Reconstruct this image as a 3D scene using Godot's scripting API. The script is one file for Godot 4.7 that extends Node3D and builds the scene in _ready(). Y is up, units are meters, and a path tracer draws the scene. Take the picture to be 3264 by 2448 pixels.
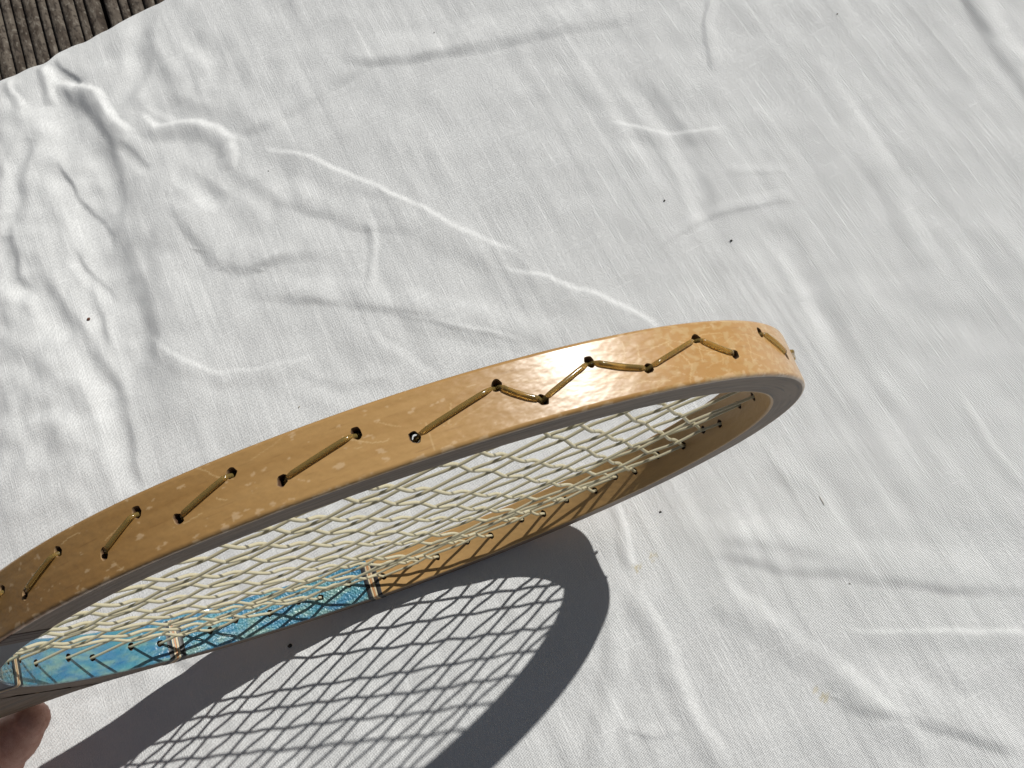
extends Node3D
# A wooden tennis racket standing on its edge on a white cotton cloth, in afternoon sun. Units are metres, y is up, y = 0 is the cloth.

const RA := Vector3(0.94017, 0.13030, -0.31480)     # along the racket, towards the tip of the head
const RS := Vector3(-0.11040, 0.99064, 0.08034)     # across the head
const RN := Vector3(0.32232, -0.04078, 0.94575)     # out of the string bed
const RC := Vector3(-0.01967, 0.10902, 0.08244)
const SUN := Vector3(-0.52858, -0.64210, 0.55526)
const CU := Vector2(0.902, -0.432)                  # weft of the cloth, in x and z
const CV := Vector2(0.432, 0.902)                   # warp of the cloth
const EDGE_V := -0.3308
const N := 752                                      # steps round the head
const H := 0.0086                                   # half the depth of the frame
const T := 0.0115                                   # thickness of the rim

# creases of the cloth: height, width of the flank that looks at the sun, width of the other flank, points along the crest (x, z); all in millimetres
const CREASES := [
	[2.1,50,60,[-351.9,-240.8, -331.0,-203.6, -308.2,-153.0, -290.6,-94.2, -269.9,-35.8, -238.8,35.0, -224.4,67.6]],
	[0.8,34,24,[-250.4,-214.3, -231.8,-185.6, -208.9,-135.0, -200.2,-98.6, -183.9,-57.8, -174.0,-21.5, -168.1,12.8]],
	[0.62,3.4,18,[-143.4,-145.2, -135.6,-142.0, -114.7,-136.1, -93.9,-125.4, -71.0,-111.9, -47.5,-97.9, -27.2,-85.4, -0.0,-69.3, 4.5,-64.9]],
	[0.55,3,16,[-5.2,-62.1, -0.0,-59.1, 18.9,-54.3, 29.2,-48.1, 46.3,-41.8, 57.4,-33.8, 67.1,-27.1, 74.6,-19.8]],
	[1,4.8,11,[-222.3,-175.5, -209.1,-165.6, -197.0,-165.2, -183.1,-166.0, -172.1,-161.0, -162.8,-152.9, -159.6,-143.6, -160.4,-133.4]],
	[-0.5,12,6,[-215.4,-183.8, -198.4,-174.4, -182.1,-169.0, -165.8,-161.8, -150.0,-155.2]],
	[1.6,5,12,[-280.2,-205.5, -263.9,-199.2, -251.9,-193.8, -244.2,-182.2, -237.3,-171.2, -227.6,-163.8, -223.4,-162.1]],
	[1.2,3.5,6,[-294.3,-223.1, -287.5,-210.9, -283.1,-198.1, -280.7,-191.1]],
	[-1.1,4.5,7,[-288.0,-223.4, -282.4,-215.5, -275.7,-209.5, -264.0,-202.0]],
	[0.6,2.6,5,[-314.3,-213.0, -307.4,-200.4, -300.8,-193.2, -296.8,-186.3]],
	[-1.6,15,24,[-285.7,-212.9, -269.0,-185.0, -255.5,-166.3, -245.4,-152.2, -238.7,-136.6, -235.0,-118.1, -234.4,-103.6, -227.3,-85.0, -218.6,-68.6, -210.2,-56.5, -206.6,-49.7, -203.2,-35.5, -202.5,-17.8, -202.0,-3.9]],
	[-1,4,14,[-271.4,-149.3, -267.9,-143.2, -250.9,-119.5, -238.5,-107.5, -231.7,-98.9, -227.4,-89.2]],
	[-1.3,8,12,[-269.7,-77.0, -263.1,-67.0, -249.8,-51.2, -239.1,-37.7, -226.5,-22.6, -218.5,-12.5, -214.2,-4.5, -209.4,6.0, -207.0,12.8, -200.2,33.0, -192.9,47.8]],
	[-0.6,3,6,[-249.8,-91.0, -245.2,-84.2, -236.6,-73.8, -226.4,-65.6, -220.9,-58.5]],
	[-0.8,5,8,[-241.7,-73.1, -238.1,-66.4, -233.9,-56.8, -225.5,-37.8, -222.0,-29.5]],
	[-1.1,9,9,[-287.8,-165.8, -292.6,-149.3, -291.9,-130.5, -287.9,-117.9, -290.2,-102.0]],
	[-0.7,6,10,[-296.6,-114.6, -288.6,-94.0, -280.9,-74.0, -266.9,-61.6]],
	[-1,11,11,[-230.9,-255.3, -229.5,-238.9, -228.0,-213.8, -229.2,-202.8, -232.8,-190.1, -236.0,-177.5]],
	[-0.4,4,6,[-230.9,-158.9, -227.7,-154.4, -215.3,-141.8, -209.3,-138.1]],
	[-0.7,8,9,[-193.8,-137.6, -186.0,-131.6, -168.6,-117.1, -160.7,-112.7]],
	[1,20,8,[-191.3,-117.4, -187.6,-110.8, -173.1,-94.1, -162.3,-80.7, -148.3,-75.5, -127.5,-79.1, -106.7,-80.3, -96.6,-78.9]],
	[0.65,15,7,[-131.5,-115.9, -122.1,-112.1, -103.1,-104.9, -87.0,-96.7, -63.7,-91.7, -50.6,-90.8]],
	[0.55,12,7,[-160.7,-158.0, -140.2,-163.6, -121.6,-173.8, -101.7,-186.9, -87.1,-194.2, -78.2,-199.5]],
	[0.9,18,8,[-99.0,-203.2, -87.4,-201.1, -61.4,-197.8, -34.5,-200.5, -0.0,-204.2, 26.0,-205.4, 51.6,-208.5, 64.1,-209.2]],
	[0.6,13,6,[-142.5,-58.3, -140.0,-58.3, -99.6,-52.8, -74.3,-48.6, -49.3,-41.7, -28.7,-35.3, -0.0,-28.1, 11.6,-24.4, 24.6,-17.9]],
	[0.3,2.6,8,[-60.5,-40.8, -37.3,-34.1, -11.4,-26.6, 10.6,-20.4]],
	[0.35,3,9,[-200.5,-39.0, -197.0,-35.7, -173.6,-18.4, -153.4,-12.1, -130.6,-13.3, -104.7,-19.1, -99.6,-20.8]],
	[0.35,3,4,[-77.6,-95.9, -75.4,-88.3, -73.2,-77.7, -73.3,-61.8, -74.7,-55.7]],
	[0.35,2.8,9,[53.2,-139.9, 59.0,-138.1, 82.6,-130.7, 102.5,-130.1, 109.0,-131.1]],
	[0.4,6,2.4,[108.7,-216.6, 107.6,-208.4, 105.7,-196.3, 106.3,-180.3, 107.3,-166.7]],
	[0.3,6,2.5,[72.4,-65.7, 75.9,-68.5, 91.1,-78.7, 110.9,-86.1, 133.3,-88.6, 140.8,-88.4]],
	[0.15,5,2.5,[110.3,-105.9, 122.6,-106.0, 139.2,-103.7]],
	[0.9,12,7,[234.8,-206.6, 239.9,-190.1, 247.0,-167.6, 255.6,-146.1, 260.9,-129.9]],
	[0.6,16,6,[86.0,79.1, 91.5,81.0, 113.1,85.9, 137.0,89.3, 160.2,93.5, 187.7,96.7, 215.9,97.1, 220.2,97.4]],
	[0.33,2.4,9,[143.4,116.3, 149.9,117.9, 175.7,117.2, 212.5,118.1, 219.1,118.2]],
	[0.4,2.4,6,[47.8,59.1, 49.2,64.5, 51.9,75.1, 54.7,86.4, 55.4,89.6]],
	[0.65,15,6,[139.2,143.2, 143.3,144.4, 158.3,146.7, 175.6,151.0, 196.3,158.5, 205.3,162.0]],
	[0.22,6,2.2,[46.4,155.2, 49.8,157.1, 57.5,158.5, 64.4,158.3, 69.1,156.9, 72.7,156.5]],
	[0.5,7,12,[90.1,98.9, 97.8,104.1, 115.2,116.2, 132.9,128.9, 147.9,142.5, 161.7,155.7, 169.2,166.1]],
	[0.5,6,8,[52.0,98.5, 57.8,106.6, 68.9,127.1, 74.1,143.0, 78.7,156.8, 85.7,165.5, 88.9,172.2]],
	[0.5,7,7,[43.6,101.1, 44.5,109.5, 45.9,122.5, 44.8,133.7, 40.6,149.6, 36.9,162.7, 34.6,173.2]],
	[0.3,12,6,[94.6,73.0, 99.0,74.5, 128.3,79.3, 139.2,83.5]],
	[0.22,2.5,6,[200.5,12.4, 203.7,18.9, 214.3,42.4, 222.2,58.9]],
	[0.4,9,9,[114.4,30.7, 131.3,55.8, 146.0,81.0]],
	[-0.5,9,9,[62.5,-167.9, 85.3,-132.7, 95.7,-95.2, 104.2,-63.2]],
	[0.4,9,9,[159.3,-169.8, 173.1,-127.0, 187.5,-86.8, 197.8,-46.2]],
	[-0.45,9,9,[127.9,-78.3, 146.2,-38.6, 156.5,-3.4]],
	[0.35,8,9,[29.3,-192.2, 53.3,-143.7, 68.1,-108.5]],
	[-0.5,9,10,[-197.4,-232.3, -178.8,-209.9, -174.4,-187.6]],
	[0.5,8,12,[-206.2,-213.3, -198.2,-196.9, -193.3,-181.3]],
	[0.3,6,10,[-87.1,-35.5, -53.0,-14.9, -36.4,0.8]],
	[-0.35,8,8,[-166.4,-131.0, -148.6,-121.4, -126.7,-102.0]],
	[-0.3,6,8,[-112.1,-8.0, -84.8,1.7, -60.6,-2.1]],
	[0.5,5,8,[-222.8,156.1, -212.1,142.1, -196.6,136.4]],
	[-0.5,6,8,[-171.1,122.1, -160.2,132.0, -146.8,139.0]],
	[0.35,6,8,[-170.8,46.8, -147.7,42.8, -132.4,28.9]],
]

var rng := RandomNumberGenerator.new()
var TH := PackedFloat32Array()
var PIN := PackedVector2Array()
var NOUT := PackedVector2Array()
var racket: Node3D
var M := {}


func _ready() -> void:
	rng.seed = 71
	var cam := Camera3D.new()
	cam.name = "camera"
	cam.transform = Transform3D(Basis(Vector3(0.98710, -0.16009, 0.0), Vector3(0.04788, 0.29521, -0.95423), Vector3(0.15277, 0.94192, 0.29907)).orthonormalized(), Vector3(0.06485, 0.39983, 0.12695))
	cam.fov = 47.6
	cam.near = 0.01
	cam.far = 100.0
	add_child(cam)
	cam.current = true
	var sky := ProceduralSkyMaterial.new()
	sky.sky_top_color = Color(0.20, 0.23, 0.29).linear_to_srgb()
	sky.sky_horizon_color = Color(0.30, 0.31, 0.33).linear_to_srgb()
	sky.sky_curve = 0.25
	sky.ground_bottom_color = Color(0.05, 0.05, 0.045).linear_to_srgb()
	sky.ground_horizon_color = Color(0.10, 0.10, 0.09).linear_to_srgb()
	sky.sun_angle_max = 1.0
	var env := Environment.new()
	env.background_mode = Environment.BG_SKY
	env.sky = Sky.new()
	env.sky.sky_material = sky
	env.background_energy_multiplier = 0.34
	env.tonemap_mode = Environment.TONE_MAPPER_LINEAR
	env.tonemap_exposure = 1.09
	env.sdfgi_enabled = true
	env.ssao_enabled = true
	env.ssil_enabled = true
	var we := WorldEnvironment.new()
	we.name = "world_environment"
	we.environment = env
	add_child(we)
	var sun := DirectionalLight3D.new()
	sun.name = "sun"
	sun.light_energy = 1.2
	sun.light_color = Color(1.0, 0.99, 0.965)
	sun.light_angular_distance = 0.6
	sun.shadow_enabled = true
	sun.basis = Basis.looking_at(SUN.normalized(), Vector3.UP)
	add_child(sun)

	materials()
	deck()
	cloth()
	head_curve()
	racket = Node3D.new()
	racket.name = "tennis_racket"
	racket.transform = Transform3D(Basis(RA, RS, RN).orthonormalized(), RC)
	add_child(racket)
	racket.set_meta("label", "old wooden tennis racket standing on its edge on the white cloth, blue painted throat")
	racket.set_meta("category", "tennis racket")
	frame()
	bands()
	throat()
	strings()
	hand()
	crumbs()


# ---------------------------------------------------------------- helpers
func lin(r: float, g: float, b: float) -> Color:
	return Color(r, g, b).linear_to_srgb()


func mat(c: Color, rough: float, spec := 0.5) -> StandardMaterial3D:
	var m := StandardMaterial3D.new()
	m.albedo_color = c
	m.roughness = rough
	m.metallic_specular = spec
	return m


class Buf:
	var v := PackedVector3Array()
	var n := PackedVector3Array()
	var u := PackedVector2Array()
	var c := PackedColorArray()
	var i := PackedInt32Array()

	func add(p: Vector3, nn: Vector3, uv := Vector2(), col := Color.WHITE) -> int:
		v.append(p)
		n.append(nn)
		u.append(uv)
		c.append(col)
		return v.size() - 1

	func tri(a: int, b: int, d: int) -> void:
		# front faces run clockwise
		if (v[b] - v[a]).cross(v[d] - v[a]).dot(n[a] + n[b] + n[d]) > 0.0:
			i.append_array([a, d, b])
		else:
			i.append_array([a, b, d])

	func quad(a: int, b: int, d: int, e: int) -> void:
		tri(a, b, d)
		tri(a, d, e)

	func done() -> ArrayMesh:
		var arr := []
		arr.resize(Mesh.ARRAY_MAX)
		arr[Mesh.ARRAY_VERTEX] = v
		arr[Mesh.ARRAY_NORMAL] = n
		arr[Mesh.ARRAY_TEX_UV] = u
		arr[Mesh.ARRAY_COLOR] = c
		arr[Mesh.ARRAY_INDEX] = i
		var m := ArrayMesh.new()
		m.add_surface_from_arrays(Mesh.PRIMITIVE_TRIANGLES, arr)
		return m


func part(called: String, b: Buf, m: Material, parent: Node3D, label := "") -> MeshInstance3D:
	var o := MeshInstance3D.new()
	o.name = called
	o.mesh = b.done()
	o.mesh.surface_set_material(0, m)
	parent.add_child(o, true)
	if label:
		o.set_meta("label", label)
	return o


func noise(s: int, freq: float, oct := 3) -> FastNoiseLite:
	var f := FastNoiseLite.new()
	f.seed = s
	f.noise_type = FastNoiseLite.TYPE_SIMPLEX_SMOOTH
	f.frequency = freq
	f.fractal_octaves = oct
	if oct == 1:
		f.fractal_type = FastNoiseLite.FRACTAL_NONE
	return f


func mixc(a: Color, b: Color, t: float) -> Color:
	return a.lerp(b, clampf(t, 0.0, 1.0))


func sstep(a: float, b: float, x: float) -> float:
	return smoothstep(a, b, x)


func tube(b: Buf, pts: PackedVector3Array, r: float, sides := 8, col := Color.WHITE, taper := 0.0) -> void:
	var up := Vector3(0, 0, 1)
	var first := b.v.size()
	var count := pts.size()
	for k in count:
		var d := (pts[mini(k + 1, count - 1)] - pts[maxi(k - 1, 0)]).normalized()
		var x := up.cross(d)
		if x.length() < 0.05:
			x = Vector3(0, 1, 0).cross(d)
		x = x.normalized()
		var y := d.cross(x)
		var rr := r
		if taper > 0.0 and (k == 0 or k == count - 1):
			rr = r * taper
		for s in sides:
			var a := TAU * s / sides
			var o := x * cos(a) + y * sin(a)
			b.add(pts[k] + o * rr, o, Vector2(float(k) / count, float(s) / sides), col)
	for k in count - 1:
		for s in sides:
			var a := first + k * sides + s
			var a2 := first + k * sides + (s + 1) % sides
			b.quad(a, a2, a2 + sides, a + sides)
	for e in [0, count - 1]:
		var d: Vector3 = pts[0] - pts[1] if e == 0 else pts[count - 1] - pts[count - 2]
		d = d.normalized()
		var ids := []
		for s in sides:
			ids.append(b.add(b.v[first + e * sides + s], d, Vector2(), col))
		for s in range(1, sides - 1):
			b.tri(ids[0], ids[s], ids[s + 1])


# ---------------------------------------------------------------- materials
func texture(im: Image) -> ImageTexture:
	return ImageTexture.create_from_image(im)


func materials() -> void:
	# weave of the cloth: a tile of 128 by 128 threads, put together from a few different crossings
	var n := 1024
	var im := Image.create(n, n, false, Image.FORMAT_L8)
	var cells := []
	for k in 12:
		var c := Image.create(16, 16, false, Image.FORMAT_L8)
		var fat := [rng.randf_range(0.75, 1.2), rng.randf_range(0.75, 1.2), rng.randf_range(0.75, 1.2), rng.randf_range(0.75, 1.2)]
		for y in 16:
			for x in 16:
				var q := (x / 8) + 2 * (y / 8)
				var fx := (x % 8 + 0.5) / 8.0 - 0.5
				var fy := (y % 8 + 0.5) / 8.0 - 0.5
				if (x / 8 + y / 8) % 2 == 1:
					var sw := fx
					fx = fy
					fy = sw
				var h := sqrt(maxf(0.0, 1.0 - pow(absf(fx) * 2.0 / fat[q], 2.0))) * (0.45 + 0.55 * cos(fy * PI * 0.95))
				c.set_pixel(x, y, Color(h, h, h) * 0.8 * minf(1.0, fat[q]))
		cells.append(c)
	for y in 64:
		for x in 64:
			im.blit_rect(cells[rng.randi() % 12], Rect2i(0, 0, 16, 16), Vector2i(x * 16, y * 16))
	# thicker yarns here and there along the warp, fewer along the weft
	im.convert(Image.FORMAT_RGBA8)
	for k in 190:
		var l := rng.randi_range(80, 640)
		var along := k % 4 != 0
		var s := Image.create(8 if along else l, l if along else 8, false, Image.FORMAT_RGBA8)
		var bright := rng.randf() < 0.6
		for y in s.get_height():
			for x in s.get_width():
				var a: float = sin(PI * ((y if along else x) + 0.5) / l) * sin(PI * ((x if along else y) + 0.5) / 8.0)
				s.set_pixel(x, y, Color(1, 1, 1, 0.24 * a) if bright else Color(0, 0, 0, 0.26 * a))
		im.blend_rect(s, Rect2i(0, 0, s.get_width(), s.get_height()), Vector2i(rng.randi_range(0, 127) * 8, rng.randi_range(0, 127) * 8))
	im.convert(Image.FORMAT_L8)
	var nm: Image = im.duplicate()
	nm.convert(Image.FORMAT_RGBA8)
	nm.bump_map_to_normal_map(5.0)
	var m := mat(Color.WHITE, 0.95, 0.2)
	m.vertex_color_use_as_albedo = true
	m.normal_enabled = true
	m.normal_texture = texture(nm)
	m.normal_scale = 1.0
	m.rim_enabled = true
	m.rim = 0.15
	M.cloth = m

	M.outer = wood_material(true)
	M.inner = wood_material(false)
	M.side = side_material()
	M.blue = blue_material(Color.WHITE, 11)
	M.blue2 = blue_material(lin(0.80, 0.88, 0.88), 12)
	var dark := mat(lin(0.05, 0.065, 0.085), 0.45)
	M.blue_side = dark
	M.hole = mat(Color.WHITE, 0.8)
	M.hole.vertex_color_use_as_albedo = true
	M.black = mat(lin(0.022, 0.022, 0.024), 0.4)
	M.cream = mat(lin(0.56, 0.46, 0.30), 0.4)
	M.orange = mat(lin(0.45, 0.22, 0.09), 0.4)
	M.brown = mat(lin(0.06, 0.035, 0.022), 0.6)
	M.tan = mat(lin(0.30, 0.20, 0.10), 0.45)
	M.nylon = mat(lin(0.62, 0.57, 0.41), 0.3)
	M.nylon.backlight_enabled = true
	M.nylon.backlight = lin(0.35, 0.33, 0.22)
	M.amber = mat(lin(0.64, 0.46, 0.15), 0.14)
	M.amber.albedo_color.a = 0.22
	M.amber.refraction_enabled = true
	M.amber.refraction_scale = 0.05
	M.skin = skin_material()
	M.deck = deck_material()


func bump(seed_: int, freq: float, strength: float, w := 512, h := 512, stretch := 1.0) -> ImageTexture:
	# freq counts waves per texel, stretch lengthens them along u
	var f := noise(seed_, freq, 3)
	var im := Image.create(w, h, false, Image.FORMAT_L8)
	for y in h:
		for x in w:
			var g := 0.5 + 0.5 * f.get_noise_2d(x / stretch, y)
			im.set_pixel(x, y, Color(g, g, g))
	im.convert(Image.FORMAT_RGBA8)
	im.bump_map_to_normal_map(strength)
	return texture(im)


func wood_material(outer: bool) -> StandardMaterial3D:
	# u runs once round the head (0.75 m), v across the face (17 mm)
	var w := 2048
	var h := 64
	var im := Image.create(w, h, false, Image.FORMAT_RGBA8)
	var fibre := noise(3 if outer else 4, 0.02, 3)
	var cloud := noise(5 if outer else 6, 0.012, 3)
	var pore := noise(7 if outer else 8, 0.09, 1)
	var patch := noise(9, 0.06, 5)
	var chip := noise(10, 0.035, 4)
	for x in w:
		var deg := (float(x) / w) * 360.0 - 180.0
		var worn := sstep(-60.0, -20.0, deg) * (1.0 - sstep(30.0, 52.0, deg))
		for y in h:
			var v := float(y) / h
			var g := fibre.get_noise_2d(x * 0.22, y * 4.0) * 0.35 + cloud.get_noise_2d(x * 0.35, y * 1.2) * 0.5
			var c := mixc(Color(0.37, 0.205, 0.068), Color(0.49, 0.295, 0.115), 0.5 + g)
			var p := pore.get_noise_2d(x * 0.3, y * 4.0)
			if p > 0.72:
				c = c.lerp(Color(0.22, 0.11, 0.04), (p - 0.72) * 1.6)
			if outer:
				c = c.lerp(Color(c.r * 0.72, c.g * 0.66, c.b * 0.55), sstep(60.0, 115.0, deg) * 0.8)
				var edge := sstep(0.30, 0.5, absf(v - 0.5))
				var q := patch.get_noise_2d(x * 1.4, y * 1.6 + 300.0)
				var t := sstep(0.08, 0.30, q + edge * 0.22) * worn
				c = mixc(c, Color(0.57, 0.39, 0.19), t * 0.5)
				if worn > 0.0:
					c = mixc(c, Color(0.50, 0.235, 0.06), worn * 0.25 * (1.0 - t))
				var k := chip.get_noise_2d(x * 1.6, y * 2.2)
				c = mixc(c, Color(0.60, 0.42, 0.24), sstep(0.46, 0.54, k + edge * 0.30 * sstep(0.5, 0.9, v)) * 0.65)
			else:
				c = mixc(c, Color(0.55, 0.36, 0.16), 0.35)
			im.set_pixel(x, y, Color(c.r, c.g, c.b).linear_to_srgb())
	if outer:
		# scratches through the varnish
		for k in 230:
			var at := rng.randf()
			if k % 3:
				at = rng.randf_range(0.40, 0.62)
			var x := at * w
			var y := rng.randf_range(4.0, 60.0)
			var a := rng.randf_range(-0.5, 0.5) if rng.randf() < 0.6 else rng.randf_range(1.0, 2.1)
			var l := rng.randi_range(6, 42)
			var s := rng.randf_range(0.25, 0.75)
			for j in l:
				a += rng.randf_range(-0.12, 0.12)
				x += cos(a) * 0.8
				y += sin(a) * 0.9
				if x < 1.0 or y < 1.0 or x > w - 2.0 or y > h - 2.0:
					break
				var old := im.get_pixel(int(x), int(y))
				im.set_pixel(int(x), int(y), old.lerp(Color(0.80, 0.68, 0.50), s))
	var m := mat(Color.WHITE, 0.36 if outer else 0.45)
	m.albedo_texture = texture(im)
	m.normal_enabled = true
	m.normal_texture = bump(21 if outer else 22, 0.15, 2.0, 2048, 48, 2.2)
	m.normal_scale = 0.17 if outer else 0.2
	if outer:
		m.clearcoat_enabled = true
		m.clearcoat = 0.5
		m.clearcoat_roughness = 0.22
	return m


func side_material() -> StandardMaterial3D:
	var w := 2048
	var h := 48
	var im := Image.create(w, h, false, Image.FORMAT_RGBA8)
	var fibre := noise(31, 0.02, 3)
	var crack := noise(32, 0.05, 1)
	var cloud := noise(33, 0.01, 2)
	for x in w:
		for y in h:
			var v := float(y) / h
			var c := mixc(Color(0.115, 0.074, 0.043), Color(0.20, 0.140, 0.090), 0.5 + 0.5 * fibre.get_noise_2d(x * 0.3, y * 6.0) + 0.5 * cloud.get_noise_2d(x, y))
			var p := crack.get_noise_2d(x * 0.35, y * 5.0)
			if p > 0.5:
				c = c.lerp(Color(0.07, 0.055, 0.045), minf(0.8, (p - 0.5) * 2.4))
			# glue lines between the bent plies
			for line in [0.30, 0.66]:
				var dd := absf(v - line - 0.012 * sin(x * 0.006))
				if dd < 0.022:
					c = c.lerp(Color(0.16, 0.08, 0.05), 0.10)
			if v > 0.9:
				c = c.lerp(Color(0.09, 0.075, 0.06), 0.5)
			im.set_pixel(x, y, Color(c.r, c.g, c.b).linear_to_srgb())
	var m := mat(Color.WHITE, 0.55)
	m.albedo_texture = texture(im)
	m.normal_enabled = true
	m.normal_texture = bump(34, 0.12, 1.6, 2048, 32, 6.0)
	m.normal_scale = 0.35
	return m


func blue_material(tint: Color, s: int) -> StandardMaterial3D:
	var w := 512
	var h := 96
	var im := Image.create(w, h, false, Image.FORMAT_RGBA8)
	var a := noise(s, 0.014, 4)
	var b := noise(s + 20, 0.018, 4)
	var d := noise(s + 40, 0.11, 2)
	for x in w:
		for y in h:
			var g := 0.5 + 0.8 * a.get_noise_2d(x, y * 1.3)
			var c := mixc(Color(0.035, 0.165, 0.34), Color(0.085, 0.28, 0.335), g)
			c = mixc(c, Color(0.24, 0.37, 0.29), 0.7 * sstep(-0.1, 0.7, b.get_noise_2d(x, y * 1.5) + 0.5 * (float(y) / h - 0.4)))
			var p := d.get_noise_2d(x, y)
			if p > 0.58:
				c = c.lerp(Color(0.02, 0.10, 0.16), minf(0.7, (p - 0.5) * 3.0))
			im.set_pixel(x, y, Color(c.r, c.g, c.b).linear_to_srgb())
	var m := mat(tint, 0.3)
	m.albedo_texture = texture(im)
	m.normal_enabled = true
	m.normal_texture = bump(s + 60, 0.2 if s == 11 else 0.1, 4.5, 512, 58)
	m.normal_scale = 0.75 if s == 11 else 0.25
	m.clearcoat_enabled = true
	m.clearcoat = 1.0
	m.clearcoat_roughness = 0.06
	return m


func skin_material() -> StandardMaterial3D:
	var im := Image.create(256, 256, false, Image.FORMAT_RGBA8)
	var f := noise(42, 0.02, 3)
	var g := noise(43, 0.08, 2)
	for y in 256:
		for x in 256:
			var c := mixc(Color(0.52, 0.235, 0.165), Color(0.68, 0.38, 0.28), 0.5 + 0.8 * f.get_noise_2d(x, y) + 0.25 * g.get_noise_2d(x, y))
			im.set_pixel(x, y, Color(c.r, c.g, c.b).linear_to_srgb())
	var m := mat(Color.WHITE, 0.48)
	m.albedo_texture = texture(im)
	m.normal_enabled = true
	m.normal_texture = bump(41, 0.09, 2.5, 256, 256, 0.45)
	m.normal_scale = 0.6
	m.uv1_triplanar = true
	m.uv1_scale = Vector3(45, 45, 45)
	return m


func deck_material() -> StandardMaterial3D:
	var w := 512
	var h := 512
	var im := Image.create(w, h, false, Image.FORMAT_RGBA8)
	var a := noise(51, 0.02, 4)
	var b := noise(52, 0.06, 2)
	var d := noise(53, 0.012, 3)
	for x in w:
		for y in h:
			var c := mixc(Color(0.052, 0.040, 0.031), Color(0.125, 0.105, 0.086), 0.5 + 1.1 * a.get_noise_2d(x * 2.0, y * 0.25) + 0.7 * d.get_noise_2d(x, y))
			var p := b.get_noise_2d(x * 1.0, y * 0.5)
			c = mixc(c, Color(0.03, 0.024, 0.02), sstep(0.25, 0.5, p) * 0.7)
			c = mixc(c, Color(0.22, 0.20, 0.17), sstep(0.38, 0.55, -p) * 0.5)
			im.set_pixel(x, y, Color(c.r, c.g, c.b).linear_to_srgb())
	var m := mat(Color.WHITE, 0.85, 0.3)
	m.albedo_texture = texture(im)
	m.normal_enabled = true
	m.normal_texture = bump(54, 0.05, 3.0, 512, 512, 0.6)
	m.normal_scale = 0.6
	return m


# ---------------------------------------------------------------- deck
func deck() -> void:
	var d := Node3D.new()
	d.name = "deck"
	add_child(d)
	d.set_meta("label", "weathered brown deck of ribbed wooden planks under the white cloth")
	d.set_meta("kind", "structure")
	var along := Vector3(0.375, 0, 0.927)
	var across := Vector3(0.927, 0, -0.375)
	var pitch := 0.0080
	var ribs := 17
	var gap := 0.0035
	var width := pitch * ribs
	for k in range(-9, 10):
		var b := Buf.new()
		var q0 := -0.1445 + k * (width + gap)
		var lift := rng.randf_range(-0.0006, 0.0)
		var prof := []
		prof.append([q0 - 0.0012, -0.035, 0.5])
		for r in ribs:
			var worn := rng.randf_range(0.7, 1.15)
			for s in 7:
				var t := s / 6.0
				var hh := -0.0095 + 0.0019 * worn * pow(sin(PI * clampf(t * 0.86 + 0.07, 0.0, 1.0)), 0.55)
				if s == 0 or s == 6:
					hh = -0.0105
				prof.append([q0 + (r + lerpf(0.14 * sin(r * 2.3 + k), 1.0 + 0.14 * sin((r + 1) * 2.3 + k), t * 0.97)) * pitch, hh + 0.0003 * sin(r * 5.1 + k * 2.0), t])
		prof.append([q0 + width + 0.0012, -0.03, 0.5])
		var segs := 14
		for j in segs + 1:
			var y := -1.6 + 3.2 * j / segs
			for i in prof.size():
				var e0: Array = prof[maxi(i - 1, 0)]
				var e1: Array = prof[mini(i + 1, prof.size() - 1)]
				var nn := Vector2(e0[1] - e1[1], e1[0] - e0[0]).normalized()
				b.add(across * prof[i][0] + along * y + Vector3(0, prof[i][1] + lift, 0), across * nn.x + Vector3(0, nn.y, 0), Vector2(prof[i][0] / 0.09 + k * 0.37, y / 0.09))
		var c := prof.size()
		for j in segs:
			for i in c - 1:
				var a := j * c + i
				b.quad(a, a + 1, a + 1 + c, a + c)
		part("plank", b, M.deck, d)


# ---------------------------------------------------------------- cloth
var GU := PackedFloat32Array()
var GT := PackedFloat32Array()
var HT := PackedFloat32Array()
var TINT := PackedColorArray()


func lines(lo: float, f0: float, f1: float, hi: float, fine: float, coarse: float) -> PackedFloat32Array:
	var a := PackedFloat32Array()
	var x := lo
	while x < f0 - coarse * 0.5:
		a.append(x)
		x += coarse
	x = f0
	while x < f1:
		a.append(x)
		x += fine
	while x < hi:
		a.append(x)
		x += coarse
	return a


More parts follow.
